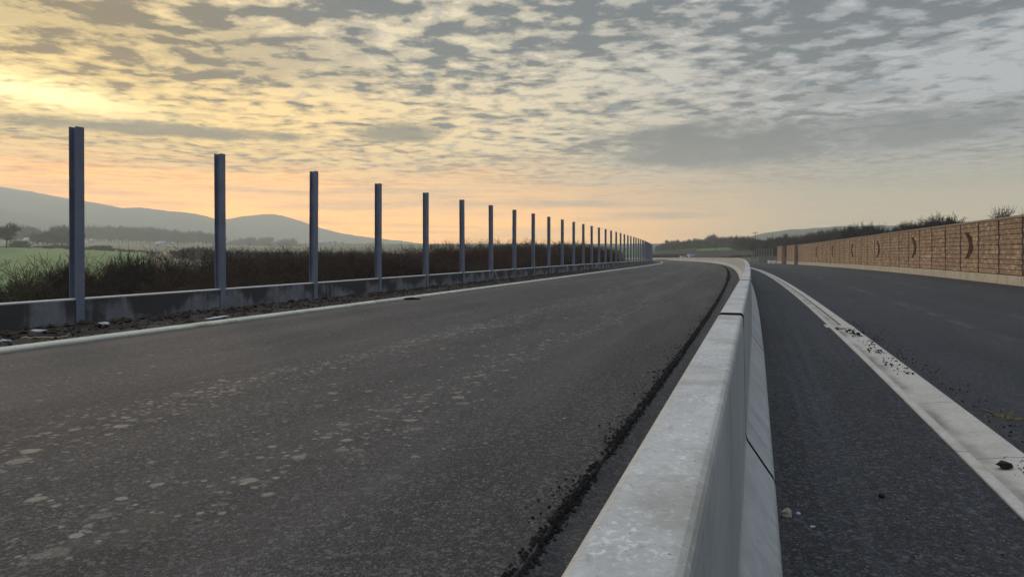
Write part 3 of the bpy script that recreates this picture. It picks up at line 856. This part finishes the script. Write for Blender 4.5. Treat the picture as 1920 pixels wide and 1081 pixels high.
def top_z(s):  # how high the thicket reaches beside the road
    return lerp(s, [(0, .55), (15, .58), (21, 1.30), (40, 1.52), (60, 1.65), (75, 2.5), (92, 2.9), (105, 2.4), (112, 1.2)])
nb = 0
for row, (ar, dens) in enumerate(((-17.0, 1.75), (-19.4, 1.9), (-22.4, 2.1), (-26.0, 2.6), (-30.5, 2.8))):
    s = 6.0 + row * .6
    while s < 112:
        a = ar + rng.uniform(-.8, .8); p = at(s, a); gz = ground_z(p.x, p.y)
        top = zr(s) + top_z(s) + .55 * mnoise.noise(Vector((s * .11, a * .2, 7))) + rng.uniform(-.35, .12) + (-.4 if row == 0 else 0)
        t = p.x / p.y
        if t < -.48: top -= .40
        h = max(.9, top - gz)
        me = rng.choice(TH); lab = 'dark brown leafless bush in the dense thicket behind the base panels'; sc = h / (topz(me) * .86)
        if t < -.58 and row < 3 and rng.random() < .5: me = rng.choice(THG); lab = 'dark green brambly bush in the thicket below the green field'; sc = h / (topz(me) * .86)
        elif 46 < s < 56 and rng.random() < .6: me = THR; lab = 'rust red leafless bush in the thicket'
        o = inst('bare_bush', me, (p.x, p.y, gz), rng.uniform(0, 6.28), (max(.75, sc) * rng.uniform(.9, 1.2), max(.75, sc) * rng.uniform(.9, 1.2), sc))
        tag(o, lab, 'bush', GB + (', rusty' if me is THR else ', green' if me in THG else '')); nb += 1
        s += dens * rng.uniform(.8, 1.25) * (1 + s * .004)
TR = [tree_protos(61 + i, 10, M['grey_twig'], M['bark'], (4, 3, 4), .95, .030) for i in range(4)]
TD = [tree_protos(71 + i, 10, M['twig'], M['bark'], (4, 4, 3), .75, .028, .18) for i in range(3)]
DB = [bush_mesh(81 + i, 4.5, 4.0, [M['twig'], M['leafdark']], 30, 900, .018) for i in range(3)]
def tree(pr, x, y, H, lab, grp, name='bare_tree', wide=1.0, sink=0.0):
    e = empty(name, (x, y, ground_z(x, y) - sink), rng.uniform(0, 6.28)); k = H / 10.0
    e.scale = (k * wide, k * wide, k)
    inst('trunk', pr[0], (0, 0, 0), 0, 1, e); inst('crown', pr[1], (0, 0, 0), 0, 1, e)
    return tag(e, lab, 'tree', grp)
# trees showing above the brick wall
g1_ = 'bare trees behind the brick wall'
def yh(ypx, y): return (474 - ypx) / FPX * y + CAMH
for px_, ytop, Y in ((1602, 416, 150), (1618, 411, 158), (1634, 412, 150), (1648, 417, 160), (1712, 409, 112), (1724, 404, 118), (1738, 402, 112), (1752, 398, 120), (1766, 394, 112), (1779, 397, 117), (1792, 405, 112), (1708, 412, 130), (1800, 408, 120)):
    x = (px_ - 960) / FPX * Y; gz = ground_z(x, Y)
    lab = 'bare tree of the tall clump showing above the middle of the brick wall' if px_ > 1700 else 'bare tree of the small clump showing above the far part of the brick wall'
    tree(rng.choice(TR), x, Y, yh(ytop, Y) - gz, lab, g1_ + (', tall clump' if px_ > 1700 else ', small clump'), wide=.8)
for px_, ytop, Y, lab in ((1889, 384, 84, 'lone bare rounded tree rising above the brick wall close to the picture edge'), (1922, 389, 84, 'bare tree above the brick wall, half cut by the picture edge')):
    x = (px_ - 960) / FPX * Y; gz = ground_z(x, Y); tree(rng.choice(TR), x, Y, yh(ytop, Y) - gz, lab, None, wide=.75)
# wood past the end of the wall: skyline runs from the bend up to the wall
sky_line = [(1228, 459), (1250, 453), (1290, 449), (1330, 445), (1362, 442), (1390, 443), (1420, 444), (1450, 441), (1480, 437), (1520, 434), (1560, 430), (1600, 424), (1650, 424), (1700, 424), (1760, 420), (1800, 420)]
depth = [(1228, 640), (1290, 590), (1370, 565), (1385, 400), (1420, 330), (1480, 250), (1560, 210), (1650, 175), (1800, 140)]
nw = 0
for row in range(4):
    px_ = 1229 + row * 3.0
    while px_ < 1800:
        Y = lerp(px_, depth) * (1 + .07 * row) * rng.uniform(.97, 1.04); x = (px_ - 960) / FPX * Y; gz = ground_z(x, Y)
        yt = lerp(px_, sky_line) + rng.uniform(-3.0, 5.0) + (3 - row) * 1.0 - (rng.uniform(3, 8) if rng.random() < .22 and row % 2 == 0 else 0)
        H = max(3.0, yh(yt, Y) - gz)
        if row % 2 == 0:
            lab = 'dark bare tree in the wood behind the brick wall' if px_ > 1440 else ('dark bare tree in the wood between the barrier bend and the brick wall' if px_ > 1372 else 'dark bare tree in the wood beyond the small green field')
            tree(rng.choice(TD + TR[:2]), x, Y, H, lab, 'trees of the wood' + (' behind the wall' if px_ > 1440 else ' by the bend' if px_ > 1372 else ' beyond the field'), wide=.85)
        else:
            o = inst('bush', rng.choice(DB), (x, Y, gz), rng.uniform(0, 6.28), (H * .22, H * .22, H * .165))
            tag(o, 'dark undergrowth bush in the wood behind the brick wall' if px_ > 1440 else 'dark undergrowth bush in the wood around the small green field', 'bush', 'undergrowth bushes of the wood' + (' behind the wall' if px_ > 1440 else ' by the field'))
        nw += 1
        px_ += (4.2 if px_ < 1372 else 9.5 if px_ < 1560 else 14) * rng.uniform(.8, 1.2) * (1.0 if row % 2 == 0 else .9)
px_ = 1233
while px_ < 1428:
    if not 1276 < px_ < 1310:
        Y = rng.uniform(362, 378); x = (px_ - 960) / FPX * Y; gz = ground_z(x, Y); H = max(1.2, yh(473.5 + rng.uniform(-1.5, 1.5), Y) - gz)
        tag(inst('bush', rng.choice(DB), (x, Y, gz), rng.uniform(0, 6.28), (H * .34, H * .34, H * .19)), 'low dark bush of the scrub strip just beyond the barrier bend', 'bush', 'scrub strip beyond the bend')
    px_ += rng.uniform(4, 7)
# open country on the valley side
MT = tree_protos(91, 10, M['grey_twig'], M['bark'], (4, 3, 3), 1.15, .034, .30, .034)
x, Y = (12 - 960) / FPX * 400, 400
H = yh(409, Y) - ground_z(x, Y)
mt = tree(MT, x, Y, H, 'bare tree dotted with dark mistletoe balls at the edge of the green field', None)
q = random.Random(3); tips = sorted(MT[2], key=lambda p: -p.z)
for i in range(22):
    p = q.choice(tips[:len(tips) * 2 // 3]) * .9; r = q.uniform(.28, .5); mb = MB()
    for k in range(160):
        d = Vector((q.gauss(0, 1), q.gauss(0, 1), q.gauss(0, 1))).normalized(); e = d * r * q.uniform(.6, 1.05); u = d.orthogonal().normalized() * r * .16
        mb.add([e * .1, e * .7 + u, e, e * .7 - u], [(0, 1, 2, 3)])
    mb.build('mistletoe', M['leafdark'], mt, loc=p)
def vt(px_, ytop, ybase_depth, lab, grp, protos=TR, wide=.9):
    Y = ybase_depth; x = (px_ - 960) / FPX * Y; gz = ground_z(x, Y)
    tree(rng.choice(protos), x, Y, max(2.5, yh(ytop, Y) - gz), lab, grp, wide=wide)
for px_, yt, Y in ((71, 432, 640), (80, 430, 655), (88, 436, 650), (94, 424, 640), (101, 428, 660), (108, 421, 650), (116, 420, 645), (124, 420, 655), (131, 421, 650), (138, 430, 660), (146, 428, 650), (104, 432, 630), (118, 428, 634), (128, 431, 632)):
    vt(px_, yt, Y, 'misty grey bare tree of the grove between the mistletoe tree and the tallest looking post', 'misty grove past the green field', TD)
for px_, yt, Y in ((30, 428, 900), (38, 422, 930), (46, 420, 900), (54, 419, 940), (62, 420, 910), (67, 424, 930), (25, 436, 900)):
    vt(px_, yt, Y, 'faint hazy tree of the distant group behind the mistletoe tree', 'distant hazy group behind the mistletoe tree', TD)
px_ = 166
while px_ < 420:
    yt = lerp(px_, [(160, 421), (215, 420), (250, 424), (290, 424), (310, 425), (318, 428), (330, 430), (420, 434)]) + rng.uniform(-1.5, 3.5)
    vt(px_, yt, 1250 * rng.uniform(.95, 1.08), 'faint tree in the misty row across the valley floor', 'misty tree row across the valley', TD, 1.0); px_ += rng.uniform(4, 8)
for px_, yt, Y in ((450, 441, 1500), (470, 443, 1500), (500, 443, 1520), (540, 446, 1500), (620, 450, 1600), (650, 452, 1600), (690, 454, 1600), (1140, 466, 1300), (1160, 464, 1250), (1180, 463, 1250), (1200, 462, 1200), (1215, 460, 1150)):
    for k in range(3): vt(px_ + rng.uniform(-10, 10), yt + rng.uniform(-1, 4), Y + rng.uniform(-40, 40), 'very faint tree of a distant hedge line in the haze', 'faint distant hedge trees', TD, 1.3)
HB = bush_mesh(88, 4.5, 4.4, [M['twig'], M['leafdark']], 24, 2200, .03)
def vb(px_, ytop, Y, lab, grp, wide=1.0):
    x = (px_ - 960) / FPX * Y; gz = ground_z(x, Y); H = max(1.2, yh(ytop, Y) - gz)
    o = inst('hedge_bush', HB, (x, Y, gz), rng.uniform(0, 6.28), (H / 4.6 * wide, H / 4.6 * wide, H / 4.6)); tag(o, lab, 'bush', grp)
for px_, yt in ((30, 451), (36, 447), (42, 448), (47, 453), (24, 455)): vb(px_, yt, 470, 'dark rounded hedge bush right beside the mistletoe tree', 'hedge bushes beside the mistletoe tree', 1.2)
px_ = -4
while px_ < 60: vb(px_, 464 + rng.uniform(-1, 2), 446, 'low hedge bush along the far edge of the green field', 'low field edge hedge', 1.6); px_ += rng.uniform(4, 6)
px_ = 64
while px_ < 300:
    yt = lerp(px_, [(64, 464), (80, 459), (110, 457), (140, 458), (168, 464), (180, 459), (198, 458), (212, 466), (240, 467), (300, 472)]) + rng.uniform(-1.5, 1.5)
    vb(px_, yt, 452 + 40 * rng.random(), 'dark hedge bush behind the green field, under the misty grove', 'field hedge under the misty grove', 1.25); px_ += rng.uniform(3.5, 6)
for px_, yt in ((340, 464), (348, 461), (356, 462), (364, 459), (372, 457), (379, 459), (386, 464), (394, 467), (335, 468)): vb(px_, yt, 330, 'hedge bush of the clump by the second steel post', 'clump by the second post', 1.2)
px_ = 430
while px_ < 760: vb(px_, 466 + rng.uniform(-2, 2) + (px_ - 430) * .006, 260 + 60 * rng.random(), 'grey hedge bush just beyond the thicket', 'grey hedge beyond the thicket', 1.3); px_ += rng.uniform(8, 16)
# thin standing saplings above the thicket edge
for px_, yt, Y, lab in ((236, 458, 34, 'slender bare sapling sticking out of the thicket past the tallest looking post'), (132, 478, 30, 'thin bare sapling at the edge of the green field')):
    x = (px_ - 960) / FPX * Y; gz = ground_z(x, Y); tree(TR[1], x, Y, yh(yt, Y) - gz, lab, None, 'bare_sapling', .55)

# utility poles
mb = MB(); mb.tube((0, 0, -.5), (0, 0, 10), .15, .10, 8, cap=True); pole_me = mb.mesh('pole', M['bark'])
mb = MB(); mb.box(-1.1, 1.1, -.06, .06, 9.3, 9.44, 0, .01); arm_me = mb.mesh('crossarm', M['bark'])
mb = MB(); mb.tube((0, 0, 9.45), (0, 0, 9.75), .06, .04, 6, cap=True); ins_me = mb.mesh('insulator', M['leafdark'])
def upole(px_, ytop, Y, lab):
    x = (px_ - 960) / FPX * Y; gz = ground_z(x, Y); e = empty('utility_pole', (x, Y, gz), .3); k = (yh(ytop, Y) - gz) / 10.0; e.scale = (max(1, k),) * 2 + (k,)
    inst('pole', pole_me, (0, 0, 0), 0, 1, e); inst('crossarm', arm_me, (0, 0, 0), 0, 1, e)
    for xx in (-.95, 0, .95): inst('insulator', ins_me, (xx, 0, 0), 0, 1, e)
    tag(e, lab, 'utility pole')
upole(1342, 440, 380, 'thin utility pole standing on the small green field'); upole(1416, 434, 300, 'utility pole in front of the wood near the brick wall')
upole(241, 450, 520, 'faint utility pole past the tallest looking post'); upole(396, 461, 420, 'faint utility pole just before the second steel post'); upole(467, 457, 520, 'faint utility pole between the second and third steel posts')
upole(282, 456, 560, 'faint short utility pole over the hedge right of the tallest looking post')

# farm buildings in the valley
m, b = mat('farm_wall', .9, .2); put(b, 'Base Color', col((.42, .42, .40))); M['fw'] = m
m, b = mat('farm_roof', .9, .2); put(b, 'Base Color', col((.40, .40, .39))); M['fr'] = m
def barn(px_, Y, L, lab):
    x = (px_ - 960) / FPX * Y; e = empty('barn', (x, Y, ground_z(x, Y)), rng.uniform(-.3, .3))
    mb = MB(); mb.box(-L / 2, L / 2, -5, 5, -1, 4.0); mb.add([(-L / 2, -5, 4), (-L / 2, 5, 4), (-L / 2, 0, 6.6), (L / 2, -5, 4), (L / 2, 5, 4), (L / 2, 0, 6.6)], [(0, 2, 1), (3, 4, 5)]); mb.build('wall', M['fw'], e)
    mb = MB()
    for sg in (-1, 1): mb.add([(-L / 2 - .4, sg * 5.5, 3.75), (L / 2 + .4, sg * 5.5, 3.75), (L / 2 + .4, 0, 6.75), (-L / 2 - .4, 0, 6.75), (-L / 2 - .4, sg * 5.5, 3.95), (L / 2 + .4, sg * 5.5, 3.95), (L / 2 + .4, 0, 6.95), (-L / 2 - .4, 0, 6.95)], [(0, 1, 2, 3), (4, 7, 6, 5), (0, 4, 5, 1), (0, 3, 7, 4), (1, 5, 6, 2)])
    mb.build('roof', M['fr'], e); mb = MB(); mb.box(-1.5, 1.5, -5.06, -4.9, 0, 3.2); mb.build('door', M['steel'], e)
    tag(e, lab, 'barn')
barn(303, 1150, 10, 'pale barn in front of the misty tree row'); barn(172, 1150, 5, 'pale little barn just past the tallest looking post'); barn(606, 1500, 26, 'long pale barn far off behind the third steel post'); barn(52, 870, 7, 'tiny pale barn among the hazy trees behind the mistletoe tree'); barn(298, 900, 5, 'low pale shed beyond the hedge between the first two steel posts')

# vehicles parked on the rise beyond the bend
m, b = mat('van_paint', .35, .5); put(b, 'Base Color', mixc(orand(), (.30, .36, .50), (.46, .50, .60))); M['paint'] = m
m, b = mat('tyre', .8, .3); put(b, 'Base Color', col((.015, .015, .016))); M['tyre'] = m
m, b = mat('van_glass', .15, .6); put(b, 'Base Color', col((.02, .03, .05))); M['glass'] = m
def van():
    e = empty('parked_van', (0, 0, 0)); mb = MB()
    pr = [(-2.4, .35), (-2.4, 1.9), (-2.2, 2.1), (1.0, 2.1), (1.7, 1.3), (2.35, 1.1), (2.45, .35)]
    vs = [(x, y, z) for y in (-.95, .95) for x, z in pr]; n = len(pr)
    mb.add(vs, [tuple(range(n)), tuple(range(2 * n - 1, n - 1, -1))] + [(i, n + i, n + (i + 1) % n, (i + 1) % n) for i in range(n)]); mb.build('body', M['paint'], e)
    for sx in (-1.5, 1.55):
        for sy in (-.9, .9):
            mb = MB(); mb.tube((sx, sy - .1, .35), (sx, sy + .1, .35), .35, .35, 12, cap=True); mb.build('wheel', M['tyre'], e)
    mb = MB(); mb.add([(1.06, -.8, 2.06), (1.06, .8, 2.06), (1.72, .8, 1.36), (1.72, -.8, 1.36)], [(0, 1, 2, 3)]); o = mb.build('windscreen', M['glass'], e); o.location = (.02, 0, .012)
    for sy in (-.955, .955):
        mb = MB(); mb.box(.2, 1.2, sy - .004, sy + .004, 1.3, 1.85); mb.build('side_window', M['glass'], e)
    return e
v0 = van()
for i, (px_, Y, rz, lab) in enumerate(((1284, 352, .3, 'bluish white van parked beyond the barrier bend, closest to the tall posts'), (1292, 356, 1.2, 'bluish white van parked in the middle of the three beyond the barrier bend'), (1301, 352, .1, 'bluish white van parked beyond the barrier bend, closest to the green field'))):
    e = v0 if i == 0 else copy_tree(v0); x = (px_ - 960) / FPX * Y
    e.location = (x, Y, ground_z(x, Y)); e.rotation_euler.z = rz; tag(e, lab, 'van', 'vans parked beyond the bend')

# ------------------------------------------------------------------ hills
def hill(pts, Y, front, z_front, name='hills'):
    mb = MB(); vs = []; rows = [0, .12, .25, .38, .5, .62, .74, .86, .95, 1.0, 1.12, 1.3]
    x0, x1 = pts[0][0], pts[-1][0]; nx = 120
    for r in rows:
        for i in range(nx + 1):
            p = x0 + (x1 - x0) * i / nx; crest = yh(lerp(p, pts), Y); X_ = (p - 960) / FPX * Y
            yy = Y - front * (1 - r) if r <= 1 else Y + front * (r - 1) * 1.5
            k = r * r * (3 - 2 * r) if r <= 1 else 1 - (r - 1) * 1.6
            vs.append((X_, yy, z_front + (crest - z_front) * k + (mnoise.noise(Vector((X_ * .006, yy * .006, 2))) * 9 * k * (1 - k) * 4 + mnoise.noise(Vector((X_ * .03, yy * .03, 5))) * 2.2 * k)))
    n = nx + 1; fs = [(j * n + i, j * n + i + 1, (j + 1) * n + i + 1, (j + 1) * n + i) for j in range(len(rows) - 1) for i in range(nx)]
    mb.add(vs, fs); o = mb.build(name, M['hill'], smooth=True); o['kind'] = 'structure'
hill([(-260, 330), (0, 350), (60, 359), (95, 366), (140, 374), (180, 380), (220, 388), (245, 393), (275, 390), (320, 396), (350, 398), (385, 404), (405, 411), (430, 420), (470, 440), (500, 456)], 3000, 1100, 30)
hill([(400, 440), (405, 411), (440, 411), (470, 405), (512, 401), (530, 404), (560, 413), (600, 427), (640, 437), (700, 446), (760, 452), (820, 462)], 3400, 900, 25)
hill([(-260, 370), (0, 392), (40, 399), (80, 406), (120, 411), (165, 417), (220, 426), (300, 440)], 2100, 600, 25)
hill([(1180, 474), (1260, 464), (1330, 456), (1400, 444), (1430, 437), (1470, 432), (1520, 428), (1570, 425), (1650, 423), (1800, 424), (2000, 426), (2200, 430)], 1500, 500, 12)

# ------------------------------------------------------------------ misty air
m = bpy.data.materials.new('haze_air'); m.use_nodes = True; nt = m.node_tree; nt.nodes.clear()
ou = nt.nodes.new("ShaderNodeOutputMaterial"); pv = nt.nodes.new("ShaderNodeVolumePrincipled")
pv.inputs['Color'].default_value = (.86, .92, .87, 1); pv.inputs['Density'].default_value = .00040; pv.inputs['Anisotropy'].default_value = 0.25
nt.links.new(pv.outputs[0], ou.inputs['Volume'])
zs = [v.co.z for o in COL.objects if o.name.startswith(('ground', 'hills')) for v in o.data.vertices]
mb = MB(); mb.box(-4000, 4000, -4000, 4100, min(zs) - 1.5, max(max(zs), 20) + 3)
tag(mb.build('haze', m), 'thin bluish evening haze filling the valley air', 'haze', kind='stuff')
print('bushes', nb, 'wood', nw, 'haze', min(zs), max(zs))
